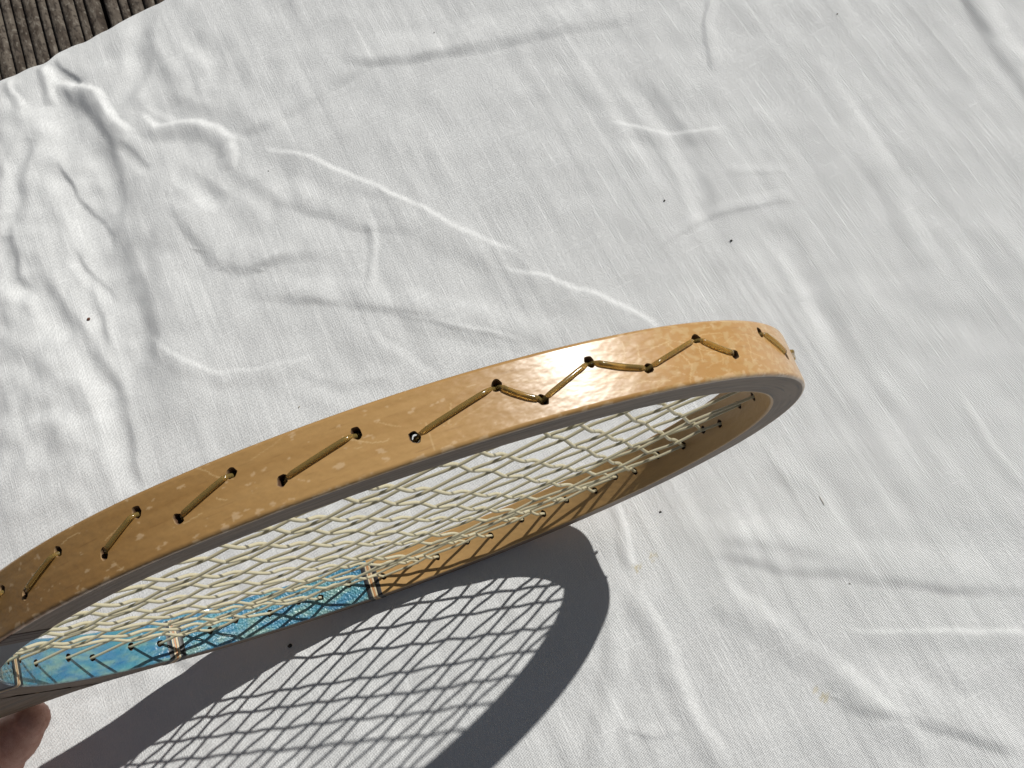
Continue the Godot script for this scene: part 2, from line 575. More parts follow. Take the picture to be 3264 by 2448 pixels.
func stamp(amp: float, ws: float, wd: float, pts: PackedVector2Array) -> void:
	# pts in cloth coordinates (u, t)
	var nu := GU.size()
	var sun := Vector2(-SUN.x, -SUN.z)
	var sd := Vector2(sun.dot(CU), sun.dot(CV)).normalized()
	var total := 0.0
	for k in pts.size() - 1:
		total += pts[k].distance_to(pts[k + 1])
	var r := maxf(ws, wd)
	var facing := 0.0
	for k in pts.size() - 1:
		var e := pts[k + 1] - pts[k]
		facing += Vector2(-e.y, e.x).dot(sd)
	var warp := noise(int(absf(pts[0].x) * 9000.0), 28.0, 2)
	var swell := noise(int(absf(pts[0].y) * 9000.0) + 5, 32.0, 2)
	var run := 0.0
	var box := Rect2(pts[0], Vector2())
	for p in pts:
		box = box.expand(p)
	box = box.grow(r)
	var i0 := GU.bsearch(box.position.x)
	var i1 := GU.bsearch(box.end.x)
	var j0 := GT.bsearch(maxf(box.position.y, 0.0))
	var j1 := GT.bsearch(box.end.y)
	if i1 <= i0 or j1 <= j0:
		return
	var w := i1 - i0
	var dist := PackedFloat32Array()
	var at := PackedFloat32Array()
	dist.resize(w * (j1 - j0))
	dist.fill(9.0)
	at.resize(w * (j1 - j0))
	for k in pts.size() - 1:
		var a := pts[k]
		var e := pts[k + 1] - a
		var len := e.length()
		var d := e / len
		var nrm := Vector2(-d.y, d.x)
		if facing < 0.0:
			nrm = -nrm
		var lb := Rect2(a, Vector2()).expand(pts[k + 1]).grow(r)
		var x0 := maxi(i0, GU.bsearch(lb.position.x))
		var x1 := mini(i1, GU.bsearch(lb.end.x))
		var y0 := maxi(j0, GT.bsearch(maxf(lb.position.y, 0.0)))
		var y1 := mini(j1, GT.bsearch(lb.end.y))
		for y in range(y0, y1):
			for x in range(x0, x1):
				var q := Vector2(GU[x], GT[y]) - a + nrm * 0.0016 * warp.get_noise_2d(GU[x], GT[y])
				var s := clampf(q.dot(d), 0.0, len)
				var off := q - d * s
				var side := off.dot(nrm)
				var l := off.length()
				l = l / ws if side >= 0.0 else -l / wd
				var id := (y - j0) * w + x - i0
				if absf(l) < absf(dist[id]):
					dist[id] = l
					at[id] = run + s
		run += len
	for y in range(j0, j1):
		for x in range(i0, i1):
			var id := (y - j0) * w + x - i0
			var l := absf(dist[id])
			if l < 1.0:
				var g := (1.0 - l * l)
				var f := at[id] / total
				var fade := minf(1.0, minf(f, 1.0 - f) * 5.0 + 0.05)
				HT[y * nu + x] += amp * g * g * fade * (2.0 - fade) * (0.95 + 0.45 * swell.get_noise_2d(GU[x], GT[y]))


func stain(x: float, z: float, r: float, c: Color, f: FastNoiseLite) -> void:
	var p := to_cloth(Vector2(x, z) * 0.001)
	var nu := GU.size()
	for y in range(GT.bsearch(p.y - r), GT.bsearch(p.y + r)):
		for i in range(GU.bsearch(p.x - r), GU.bsearch(p.x + r)):
			var d := Vector2(GU[i], GT[y]).distance_to(p) / r
			var k := sstep(0.0, 0.5, 1.0 - d + 0.9 * f.get_noise_2d(GU[i] * 1000.0, GT[y] * 1000.0) - 0.35)
			TINT[y * nu + i] = TINT[y * nu + i].lerp(c, 0.55 * k)


func to_cloth(p: Vector2) -> Vector2:
	return Vector2(p.dot(CU), p.dot(CV) - EDGE_V)


func cloth() -> void:
	GU = lines(-0.75, -0.31, 0.345, 0.75, 0.001, 0.012)
	GT = lines(0.0, 0.0, 0.60, 0.95, 0.001, 0.012)
	var nu := GU.size()
	var nt := GT.size()
	HT.resize(nu * nt)
	TINT.resize(nu * nt)
	var big := noise(61, 11.0, 2)
	var mid := noise(62, 30.0, 2)
	var roll := noise(67, 22.0, 2)
	var streak := noise(63, 1.0, 2)
	var fine := noise(64, 1.0, 2)
	var tone := noise(65, 18.0, 3)
	for y in nt:
		var t := GT[y]
		for x in nu:
			var u := GU[x]
			var k := y * nu + x
			var e := 0.0009 * big.get_noise_2d(u, t)
			e += 0.0006 * mid.get_noise_2d(u, t) * (1.0 + 0.3 * sstep(-0.02, -0.16, u) * sstep(0.30, 0.12, t))
			e += 0.0013 * roll.get_noise_2d(u * 1.2, t * 0.8) * sstep(0.10, -0.12, u) * sstep(0.30, 0.10, t)
			var wide := 0.5 + 0.5 * clampf(mid.get_noise_2d(u * 0.4 + 9.0, t * 0.4) * 2.0, -1.0, 1.0)
			e += 0.00024 * streak.get_noise_2d(u * 80.0, t * 5.0) * (0.4 + wide)
			e += 0.00007 * fine.get_noise_2d(u * 300.0, t * 9.0)
			e += 0.00002 * fine.get_noise_2d(u * 25.0 + 50.0, t * 330.0)
			HT[k] = e
			var g := 0.80 * (1.0 + 0.025 * tone.get_noise_2d(u, t))
			TINT[k] = Color(g * 0.985, g * 0.995, g)
	for c in CREASES:
		var pts := PackedVector2Array()
		var l: Array = c[3]
		for i in range(0, l.size(), 2):
			pts.append(to_cloth(Vector2(l[i], l[i + 1]) * 0.001))
		stamp(c[0] * 0.0020, c[1] * 0.001, c[2] * 0.001, pts)
	for y in nt:
		var low := 0.0048 * exp(-GT[y] / 0.012)
		for x in nu:
			var k := y * nu + x
			HT[k] -= low
			if HT[k] < -0.0015:
				HT[k] = -0.0015 - 0.0045 * (1.0 - exp((HT[k] + 0.0015) / 0.0045))
	var blot := noise(66, 0.9, 2)
	stain(57.1, 89.0, 0.0028, Color(0.58, 0.47, 0.20), blot)
	stain(63.0, 84.1, 0.0030, Color(0.66, 0.57, 0.36), blot)
	stain(131.5, 143.1, 0.0030, Color(0.60, 0.50, 0.26), blot)
	stain(128.0, 140.5, 0.0022, Color(0.66, 0.58, 0.40), blot)
	stain(-142.3, 151.2, 0.0016, Color(0.5, 0.45, 0.38), blot)
	var b := Buf.new()
	b.v.resize(nu * nt)
	b.n.resize(nu * nt)
	b.u.resize(nu * nt)
	b.c = TINT
	for y in nt:
		var t := GT[y]
		var ya := maxi(y - 1, 0)
		var yb := mini(y + 1, nt - 1)
		var near := exp(-t / 0.02)
		for x in nu:
			var u := GU[x]
			var k := y * nu + x
			var xa := maxi(x - 1, 0)
			var xb := mini(x + 1, nu - 1)
			var wob := 0.0
			if near > 0.002:
				wob = near * (0.0022 * exp(-pow((u + 0.168) / 0.007, 2.0)) - 0.0007 * exp(-pow((u + 0.150) / 0.008, 2.0)) + 0.0016 * big.get_noise_2d(u * 3.0, 5.0))
			var v := EDGE_V + t + wob
			var h := HT[k]
			b.v[k] = Vector3(CU.x * u + CV.x * v, h, CU.y * u + CV.y * v)
			var du := (HT[y * nu + xb] - HT[y * nu + xa]) / (GU[xb] - GU[xa])
			var dv := (HT[yb * nu + x] - HT[ya * nu + x]) / (GT[yb] - GT[ya])
			b.n[k] = Vector3(-du * CU.x - dv * CV.x, 1.0, -du * CU.y - dv * CV.y).normalized()
			b.u[k] = Vector2(u, t) / 0.0768
	b.i.resize((nu - 1) * (nt - 1) * 6)
	var q := 0
	for y in nt - 1:
		for x in nu - 1:
			var a := y * nu + x
			b.i[q] = a
			b.i[q + 1] = a + 1
			b.i[q + 2] = a + nu
			b.i[q + 3] = a + 1
			b.i[q + 4] = a + nu + 1
			b.i[q + 5] = a + nu
			q += 6
	# the cut edge hangs down to the deck
	var base := b.v.size()
	for x in nu:
		var p := b.v[x]
		b.add(p, Vector3(-CV.x, 0.4, -CV.y).normalized(), b.u[x], TINT[x])
		b.add(Vector3(p.x, minf(p.y - 0.0009, -0.0068), p.z) - Vector3(CV.x, 0, CV.y) * 0.0002, Vector3(-CV.x, -0.4, -CV.y).normalized(), b.u[x] + Vector2(0, -0.012), TINT[x])
	for x in nu - 1:
		b.quad(base + x * 2, base + x * 2 + 2, base + x * 2 + 3, base + x * 2 + 1)
	var o := part("tablecloth", b, M.cloth, self)
	o.set_meta("label", "creased white cotton cloth spread over the ribbed wooden deck")
	o.set_meta("category", "tablecloth")


func cloth_height(x: float, z: float) -> float:
	var p := to_cloth(Vector2(x, z))
	return HT[GT.bsearch(p.y) * GU.size() + GU.bsearch(p.x)]


# ---------------------------------------------------------------- racket head
func radius(a: float) -> float:
	return 0.113 * (1.0 - 0.06298 * cos(a) + 0.17237 * cos(2 * a) - 0.00576 * cos(3 * a) + 0.02663 * cos(4 * a) - 0.00354 * cos(5 * a) + 0.00533 * cos(6 * a))


func head_curve() -> void:
	var dense := 6000
	var ang := PackedFloat32Array()
	var leng := PackedFloat32Array()
	var last := Vector2()
	var run := 0.0
	for k in dense + 1:
		var a := -PI + TAU * k / dense
		var p := Vector2(cos(a), sin(a)) * (radius(a) + T * 0.5)
		if k:
			run += p.distance_to(last)
		last = p
		ang.append(a)
		leng.append(run)
	for k in N:
		var j := leng.bsearch(run * k / N)
		var a := ang[j]
		TH.append(a)
		PIN.append(Vector2(cos(a), sin(a)) * radius(a))
		var e := 0.0005
		var p0 := Vector2(cos(a - e), sin(a - e)) * radius(a - e)
		var p1 := Vector2(cos(a + e), sin(a + e)) * radius(a + e)
		var d := (p1 - p0).normalized()
		NOUT.append(Vector2(d.y, -d.x))


func k_of(deg: float) -> float:
	var a := deg_to_rad(deg)
	var j := clampi(TH.bsearch(a), 1, N - 1)
	return j - 1 + (a - TH[j - 1]) / (TH[j] - TH[j - 1])


func nrm2(k: float) -> Vector2:
	var f := k - floorf(k)
	return NOUT[posmod(int(floorf(k)), N)].lerp(NOUT[posmod(int(floorf(k)) + 1, N)], f).normalized()


func fp(k: float, off: float, n: float) -> Vector3:
	var f := k - floorf(k)
	var i := posmod(int(floorf(k)), N)
	var j := posmod(i + 1, N)
	var p := (PIN[i] + NOUT[i] * off).lerp(PIN[j] + NOUT[j] * off, f)
	return Vector3(p.x, p.y, n)


const RIM := [[0.0016, 0.0012], [0.0011, 0.0009]]   # rounding of the outer and of the inner edges, unused corners stay crisp


func face(b: Buf, outer: bool, k0: int, k1: int, holes: Array, uv0 := 0.0, uvs := 1.0) -> void:
	# the flat of the rim between two steps, with a real opening at every hole
	var off := T if outer else 0.0
	var r := 0.0012 if outer else 0.0008
	var lim := H - r
	var sgn := 1.0 if outer else -1.0
	var at := {}
	for h in holes:
		at[h.k - h.hw] = h
	var k := k0
	while k < k1:
		if at.has(posmod(k, N)) and k + 2 * at[posmod(k, N)].hw <= k1:
			var h: Dictionary = at[posmod(k, N)]
			var hw: int = h.hw
			var ring := []
			var border := []
			var side := 4 if hw == 3 else 6
			for j in 2 * hw:
				border.append(Vector2(-hw + j, -lim))
			for j in side:
				border.append(Vector2(hw, -lim + 2.0 * lim * j / side))
			for j in 2 * hw:
				border.append(Vector2(hw - j, lim))
			for j in side:
				border.append(Vector2(-hw, lim - 2.0 * lim * j / side))
			var step := 0.001
			var kc: float = k + hw
			var hn: float = h.n
			var ids := []
			var rids := []
			var rp := []
			for j in border.size():
				var q: Vector2 = border[j]
				var d := Vector2(q.x * step, q.y - hn)
				var a := d.angle()
				var rr: float = h.r * (1.0 + 0.12 * sin(a * 2.0 + h.ph) + 0.05 * sin(a * 5.0 + h.ph * 3.0))
				var e := Vector2(cos(a), sin(a)) * rr
				var nn := nrm2(kc + q.x) * sgn
				ids.append(b.add(fp(kc + q.x, off, q.y), Vector3(nn.x, nn.y, 0), Vector2(uv0 + uvs * (kc + q.x - k0 if uv0 != 0.0 or uvs != 1.0 else kc + q.x) / N, (q.y + H) / (2 * H))))
				var kk := kc + e.x / step
				nn = nrm2(kk) * sgn
				var pp := fp(kk, off, hn + e.y)
				rp.append(pp)
				rids.append(b.add(pp, Vector3(nn.x, nn.y, 0), Vector2(uv0 + uvs * (kk - k0 if uv0 != 0.0 or uvs != 1.0 else kk) / N, (hn + e.y + H) / (2 * H))))
			for j in ids.size():
				var j2 := (j + 1) % ids.size()
				b.quad(ids[j], ids[j2], rids[j2], rids[j])
			h["ring_out" if outer else "ring_in"] = rp
			k += 2 * hw
			continue
		var q4 := []
		for e in [[k, -lim], [k + 1, -lim], [k + 1, lim], [k, lim]]:
			var nn := nrm2(e[0]) * sgn
			q4.append(b.add(fp(e[0], off, e[1]), Vector3(nn.x, nn.y, 0), Vector2(uv0 + uvs * (e[0] - k0 if uv0 != 0.0 or uvs != 1.0 else e[0]) / N, (e[1] + H) / (2 * H))))
		b.quad(q4[0], q4[1], q4[2], q4[3])
		k += 1
	# the rounded edges on both sides
	for s in [-1.0, 1.0]:
		var first := b.v.size()
		for kk in range(k0, k1 + 1):
			for j in 4:
				var a := PI * 0.5 * j / 3.0
				var oo := off - sgn * r * (1.0 - cos(a))
				var nn := lim + r * sin(a)
				var g := nrm2(kk) * sgn * cos(a)
				b.add(fp(kk, oo, nn * s), Vector3(g.x, g.y, s * sin(a)), Vector2(uv0 + uvs * (kk - k0 if uv0 != 0.0 or uvs != 1.0 else kk) / N, (nn * s + H) / (2 * H)))
		for kk in k1 - k0:
			for j in 3:
				var a := first + kk * 4 + j
				b.quad(a, a + 1, a + 5, a + 4)


func side(b: Buf, s: float, k0: int, k1: int, t0 := 0.0008, t1 := T - 0.0012, lift := 0.0) -> void:
	var first := b.v.size()
	for kk in range(k0, k1 + 1):
		for j in 3:
			var o := lerpf(t0, t1, j / 2.0)
			b.add(fp(kk, o, s * (H + lift)), Vector3(0, 0, s), Vector2(float(kk) / N, o / T))
	for kk in k1 - k0:
		for j in 2:
			var a := first + kk * 3 + j
			b.quad(a, a + 1, a + 4, a + 3)


# holes: angle on the inner face, angle on the outer face, height of the opening on the outer face
const UPPER := [3.3, 9.5, 15.0, 22.0, 27.0, 35.0, 41.5, 49.0, 53.5, 65.0, 71.5, 83.0, 89.0, 97.5, 103.0, 109.0, 116.5, 124.0, 129.0, 135.0, 141.0, 146.0, 151.0, 156.0, 161.0, 165.5, 170.0, 174.0]
const UPPER_N := [-3.0, 1.6, -4.6, 2.1, -3.5, 2.1, -2.8, 3.4, -3.0, 3.1, -2.3, 2.3, -3.8, 1.6, -4.0, 2.0, -4.0, 1.5, -2.9, 2.0, -3.0, 2.0, -3.0, 2.0, -3.0, 2.0, -3.0, 2.0]
const LOWER := [2.8, 8.5, 14.5, 21.5, 26.0, 32.0, 38.5, 45.5, 51.0, 57.5, 65.5, 73.0, 79.0, 89.0, 96.0, 105.0, 110.0, 119.0, 127.0, 134.0, 138.5, 144.0, 150.5, 155.0, 159.3, 163.2, 168.0, 174.5, 179.0]
var UP := []
var LOW := []


func frame() -> void:
	for i in UPPER.size():
		UP.append({"k": int(round(k_of(UPPER[i]))), "n": UPPER_N[i] * 0.001, "i": 0.0006 * (1.0 if i % 2 else -1.0), "ph": rng.randf() * 6.0})
	for i in LOWER.size():
		LOW.append({"k": int(round(k_of(-LOWER[i]))), "n": 0.003 * (1.0 if i % 2 else -1.0), "i": 0.0007 * (1.0 if i % 2 else -1.0) + 0.0003, "ph": rng.randf() * 6.0})
	var all := UP + LOW
	all.sort_custom(func(a, c): return a.k < c.k)
	for i in all.size():
		var a: Dictionary = all[i]
		var gap: int = mini(posmod(all[(i + 1) % all.size()].k - a.k, N), posmod(a.k - all[i - 1].k, N))
		a.hw = 3 if gap >= 6 else 2
	# a wide cell next to a narrow one must not reach into it
	for i in all.size():
		var a: Dictionary = all[i]
		var c: Dictionary = all[(i + 1) % all.size()]
		if posmod(c.k - a.k, N) < a.hw + c.hw:
			a.hw = 2
			c.hw = 2
	var out_holes := []
	var in_holes := []
	for a in all:
		var o: Dictionary = {"k": a.k, "hw": a.hw, "n": a.n, "r": 0.00145, "ph": a.ph}
		var i: Dictionary = {"k": a.k, "hw": a.hw, "n": a.i, "r": 0.0015, "ph": a.ph + 1.0}
		a.o = o
		a.inn = i
		out_holes.append(o)
		in_holes.append(i)
	var b := Buf.new()
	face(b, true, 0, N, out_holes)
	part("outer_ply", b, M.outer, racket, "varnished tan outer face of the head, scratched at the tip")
	var ka := int(k_of(-121.8))
	var kb := int(k_of(131.5))
	var kc := int(k_of(-160.8))
	var kd := int(k_of(168.5))
	# cells must not straddle the joints between the paint and the bare wood
	ka = clear_of(ka, all)
	kb = clear_of(kb, all)
	kc = clear_of(kc, all)
	kd = clear_of(kd, all)
	b = Buf.new()
	face(b, false, ka, kb, in_holes)
	part("inner_ply", b, M.inner, racket)
	b = Buf.new()
	face(b, false, kc, ka, in_holes, 0.0001, 5.0)
	part("blue_panel", b, M.blue, racket, "glossy blue and teal painted panel on the inner face")
	b = Buf.new()
	face(b, false, kd - N, kc, in_holes, 0.31, 5.0)
	part("blue_panel", b, M.blue2, racket, "dull blue painted panel inside the throat")
	b = Buf.new()
	face(b, false, kb, kd, in_holes, 0.57, 5.0)
	part("blue_panel", b, M.blue, racket)
	b = Buf.new()
	side(b, 1.0, 0, kb)
	side(b, 1.0, kd, N)
	part("side_face", b, M.side, racket, "greyed bare wood face of the head with fine cracks")
	b = Buf.new()
	side(b, 1.0, kb, kd)
	part("painted_side_face", b, M.blue_side, racket, "dark blue painted stretch of the face near the throat")
	b = Buf.new()
	side(b, -1.0, 0, N)
	part("side_face", b, M.side, racket)
	band_k = [ka, kc, kd, kb]
	# the drilled walls, raw and chipped at the mouth
	for a in all:
		if not (a.o.has("ring_out") and a.inn.has("ring_in")):
			continue
		var t := Buf.new()
		var ro: Array = a.o.ring_out
		var ri: Array = a.inn.ring_in
		var co := fp(a.k, T, a.n)
		var ci := fp(a.k, 0.0, a.i)
		var ax := (ci - co).normalized()
		var mid_o := co + ax * 0.0007
		var mid_i := ci - ax * 0.0007
		var rows := []
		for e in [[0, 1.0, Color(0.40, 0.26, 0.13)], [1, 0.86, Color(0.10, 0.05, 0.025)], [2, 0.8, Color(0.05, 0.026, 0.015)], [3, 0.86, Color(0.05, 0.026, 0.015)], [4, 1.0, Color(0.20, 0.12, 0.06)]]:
			var row := []
			for j in ro.size():
				var p: Vector3
				var c: Vector3
				match e[0]:
					0:
						p = ro[j]
						c = co
					1:
						c = mid_o
						p = mid_o + (ro[j] - co) * e[1]
					2:
						c = (co + ci) * 0.5
						p = c + ((ro[j] - co) + (ri[j] - ci)) * 0.5 * e[1]
					3:
						c = mid_i
						p = mid_i + (ri[j] - ci) * e[1]
					4:
						p = ri[j]
						c = ci
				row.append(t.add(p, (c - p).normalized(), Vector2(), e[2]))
			rows.append(row)
		for e in 4:
			for j in ro.size():
				var j2 := (j + 1) % ro.size()
				t.quad(rows[e][j], rows[e][j2], rows[e + 1][j2], rows[e + 1][j])
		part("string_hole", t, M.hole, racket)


var band_k := []


func clear_of(k: int, all: Array) -> int:
	for d in [0, 1, -1, 2, -2, 3, -3, 4, -4, 5, -5, 6, -6]:
		var ok := true
		for a in all:
			if absi(a.k - (k + d)) < a.hw:
				ok = false
		if ok:
			return k + d
	return k


func bands() -> void:
	# wound decoration bands: dark, cream, orange, cream and dark threads side by side over the inner face and the edge
	var widths := [2.1, 0.7, 1.0, 0.8, 2.2]
	var mats := [M.black, M.cream, M.orange, M.cream, M.black]
	var names := ["dark_stripe", "cream_stripe", "orange_stripe", "cream_stripe", "dark_stripe"]
	for q in 4:
		var k: float = band_k[q] - 3.35
		var g := Node3D.new()
		g.name = "band"
		racket.add_child(g, true)
		g.set_meta("label", ["striped band between the bare wood and the blue paint", "striped band in the middle of the blue paint", "striped band near the throat", "striped band at the end of the grey face"][q])
		for s in 5:
			var lift := 0.00022 + 0.00006 * (s % 2)
			var b := Buf.new()
			var prof := [[0.0, -H + 0.0012, -1.0, 0.0], [-lift, -H + 0.0016, -1.0, 0.0], [-lift, -0.003, -1.0, 0.0], [-lift, 0.003, -1.0, 0.0], [-lift, H - 0.0008, -1.0, 0.0], [-lift * 0.7 + 0.0002, H - 0.0002, -0.7, 0.7], [0.0008, H + lift, 0.0, 1.0], [0.005, H + lift, 0.0, 1.0], [T - 0.0012, H + lift, 0.0, 1.0], [T - 0.0008, H, 0.5, 0.6]]
			var k1: float = k + (widths[s] if q < 3 else 2.2)
			var first := b.v.size()
			for e in [[k, 0.0, -0.7], [k + 0.12, 1.0, -0.2], [k1 - 0.12, 1.0, 0.2], [k1, 0.0, 0.7]]:
				for p in prof:
					var wob := 0.10 * sin(p[1] * 900.0 + q * 2.0 + s)
					var o: float = p[0] if e[1] > 0.0 else maxf(p[0], 0.0002 if p[3] < 0.5 else p[0])
					var n: float = p[1] if e[1] > 0.0 else minf(p[1], H - 0.0001)
					var a := nrm2(e[0])
					var nn := Vector3(a.x * p[2] - a.y * e[2], a.y * p[2] + a.x * e[2], p[3]).normalized()
					b.add(fp(e[0] + wob, o, n), nn, Vector2(e[0], p[1]))
			var c := prof.size()
			for r in 3:
				for j in c - 1:
					var a := first + r * c + j
					b.quad(a, a + 1, a + 1 + c, a + c)
			part(names[s], b, mats[s] if q < 3 else M.brown, g)
			k = k1


# ---------------------------------------------------------------- throat, shaft and grip
func throat() -> void:
	var half := [[-0.1180, 0.0655], [-0.1300, 0.0570], [-0.1400, 0.0475], [-0.1480, 0.0400], [-0.1560, 0.0335], [-0.1650, 0.0285], [-0.1750, 0.0255], [-0.1880, 0.0228], [-0.2050, 0.0200], [-0.2250, 0.0180], [-0.2550, 0.0162], [-0.3000, 0.0150], [-0.3400, 0.0145]]
	var b := Buf.new()
	# the wedge and the shaft are one piece of wood with rounded corners; its front end is hollowed to fit the bow of the head
	var rows := []
	for e in half:
		var row := []
		var a: float = e[0]
		var w: float = e[1]
		var r := 0.0025
		var hh := H + 0.0003 * sstep(-0.15, -0.2, a)
		var loop := []
		for c in 4:
			var sx := 1.0 if c in [0, 3] else -1.0
			var sy := 1.0 if c < 2 else -1.0
			for j in 4:
				var an := PI * 0.5 * c + PI * 0.5 * j / 3.0
				loop.append([Vector2(sx * (w - r), sy * (hh - r)) + Vector2(cos(an), sin(an)) * r, Vector2(cos(an), sin(an))])
		for p in loop:
			row.append(b.add(Vector3(a, p[0].x, p[0].y), Vector3(0.15, p[1].x, p[1].y).normalized(), Vector2(a * 1.2, p[0].x / T * 0.35)))
		rows.append(row)
	for k in rows.size() - 1:
		if half[k][0] > -0.150:
			continue
		for j in 16:
			b.quad(rows[k][j], rows[k][(j + 1) % 16], rows[k + 1][(j + 1) % 16], rows[k + 1][j])
	part("shaft", b, M.side, racket)
	# the shoulders fill the room between the bow of the head and the shaft
	for s in [-1.0, 1.0]:
		var t := Buf.new()
		var outer := PackedVector2Array()
		var inner := PackedVector2Array()
		for j in 13:
			var deg: float = lerpf(150.0, 176.0, j / 12.0) * s
			var k := k_of(deg)
			var q := fp(k, T - 0.0012, 0.0)
			inner.append(Vector2(q.x, q.y))
			var f := j / 12.0
			var x := lerpf(q.x, -0.1650, pow(f, 0.8))
			var y := 0.0
			for i in half.size() - 1:
				if x <= half[i][0] and x >= half[i + 1][0]:
					y = lerpf(half[i][1], half[i + 1][1], (half[i][0] - x) / (half[i][0] - half[i + 1][0]))
			var o := Vector2(x, s * y)
			if o.length() < inner[j].length() + 0.0004:
				o = inner[j] * (1.0 + 0.0008 / inner[j].length())
			outer.append(o)
		var ids := []
		for j in 13:
			for e in [[inner[j], H - 0.0002, Vector3(0, 0, 1)], [outer[j], H - 0.0002, Vector3(0, 0, 1)], [outer[j], H - 0.0002, Vector3(-0.5, s, 0).normalized()], [outer[j], -H + 0.0002, Vector3(-0.5, s, 0).normalized()], [outer[j], -H + 0.0002, Vector3(0, 0, -1)], [inner[j], -H + 0.0002, Vector3(0, 0, -1)]]:
				ids.append(t.add(Vector3(e[0].x, e[0].y, e[1]), e[2], Vector2(j * 0.004, 0.1 + 0.4 * absf(e[1]) / H)))
		for j in 12:
			for e in [0, 2, 4]:
				t.quad(ids[j * 6 + e], ids[j * 6 + e + 1], ids[j * 6 + e + 7], ids[j * 6 + e + 6])
		part("shoulder", t, M.side, racket)
	# leather wound grip, out to the left
	var g := Buf.new()
	var last := []
	for k in 61:
		var a := -0.34 - 0.15 * k / 60.0
		var row := []
		for j in 16:
			var an := TAU * (j + 0.5) / 16.0
			var wind := 0.0006 * absf(sin(PI * (k / 6.0 + j / 16.0)))
			var rx := 0.0158 + wind
			var ry := 0.0135 + wind
			var oct := 1.0 + 0.03 * cos(8.0 * an)
			row.append(g.add(Vector3(a, cos(an) * rx * oct, sin(an) * ry * oct), Vector3(0, cos(an), sin(an))))
		if k:
			for j in 16:
				g.quad(last[j], last[(j + 1) % 16], row[(j + 1) % 16], row[j])
		last = row
	var cap := []
	for j in 16:
		cap.append(g.add(g.v[last[j]], Vector3(-1, 0, 0)))
	for j in range(1, 15):
		g.tri(cap[0], cap[j], cap[j + 1])
	part("grip", g, mat(lin(0.10, 0.05, 0.03), 0.7), racket)


# ---------------------------------------------------------------- strings
func cross2(a: Vector2, b: Vector2, c: Vector2, d: Vector2) -> float:
	# place along a-b where it meets c-d
	var r := b - a
	var s := d - c
	return (c - a).cross(s) / r.cross(s)


func inner_point(h: Dictionary) -> Vector3:
	return fp(h.k, 0.0, h.i)


func smooth_path(p: PackedVector3Array, sub: int) -> PackedVector3Array:
	var out := PackedVector3Array()
	for k in p.size() - 1:
		var a := p[maxi(k - 1, 0)]
		var b := p[k]
		var c := p[k + 1]
		var d := p[mini(k + 2, p.size() - 1)]
		for j in sub:
			var t := float(j) / sub
			# flat over the crossing, steep between two crossings
			var q := b.lerp(c, t)
			var e := t * t * (3.0 - 2.0 * t)
			q.z = lerpf(b.z, c.z, e)
			out.append(q)
	out.append(p[p.size() - 1])
	return out


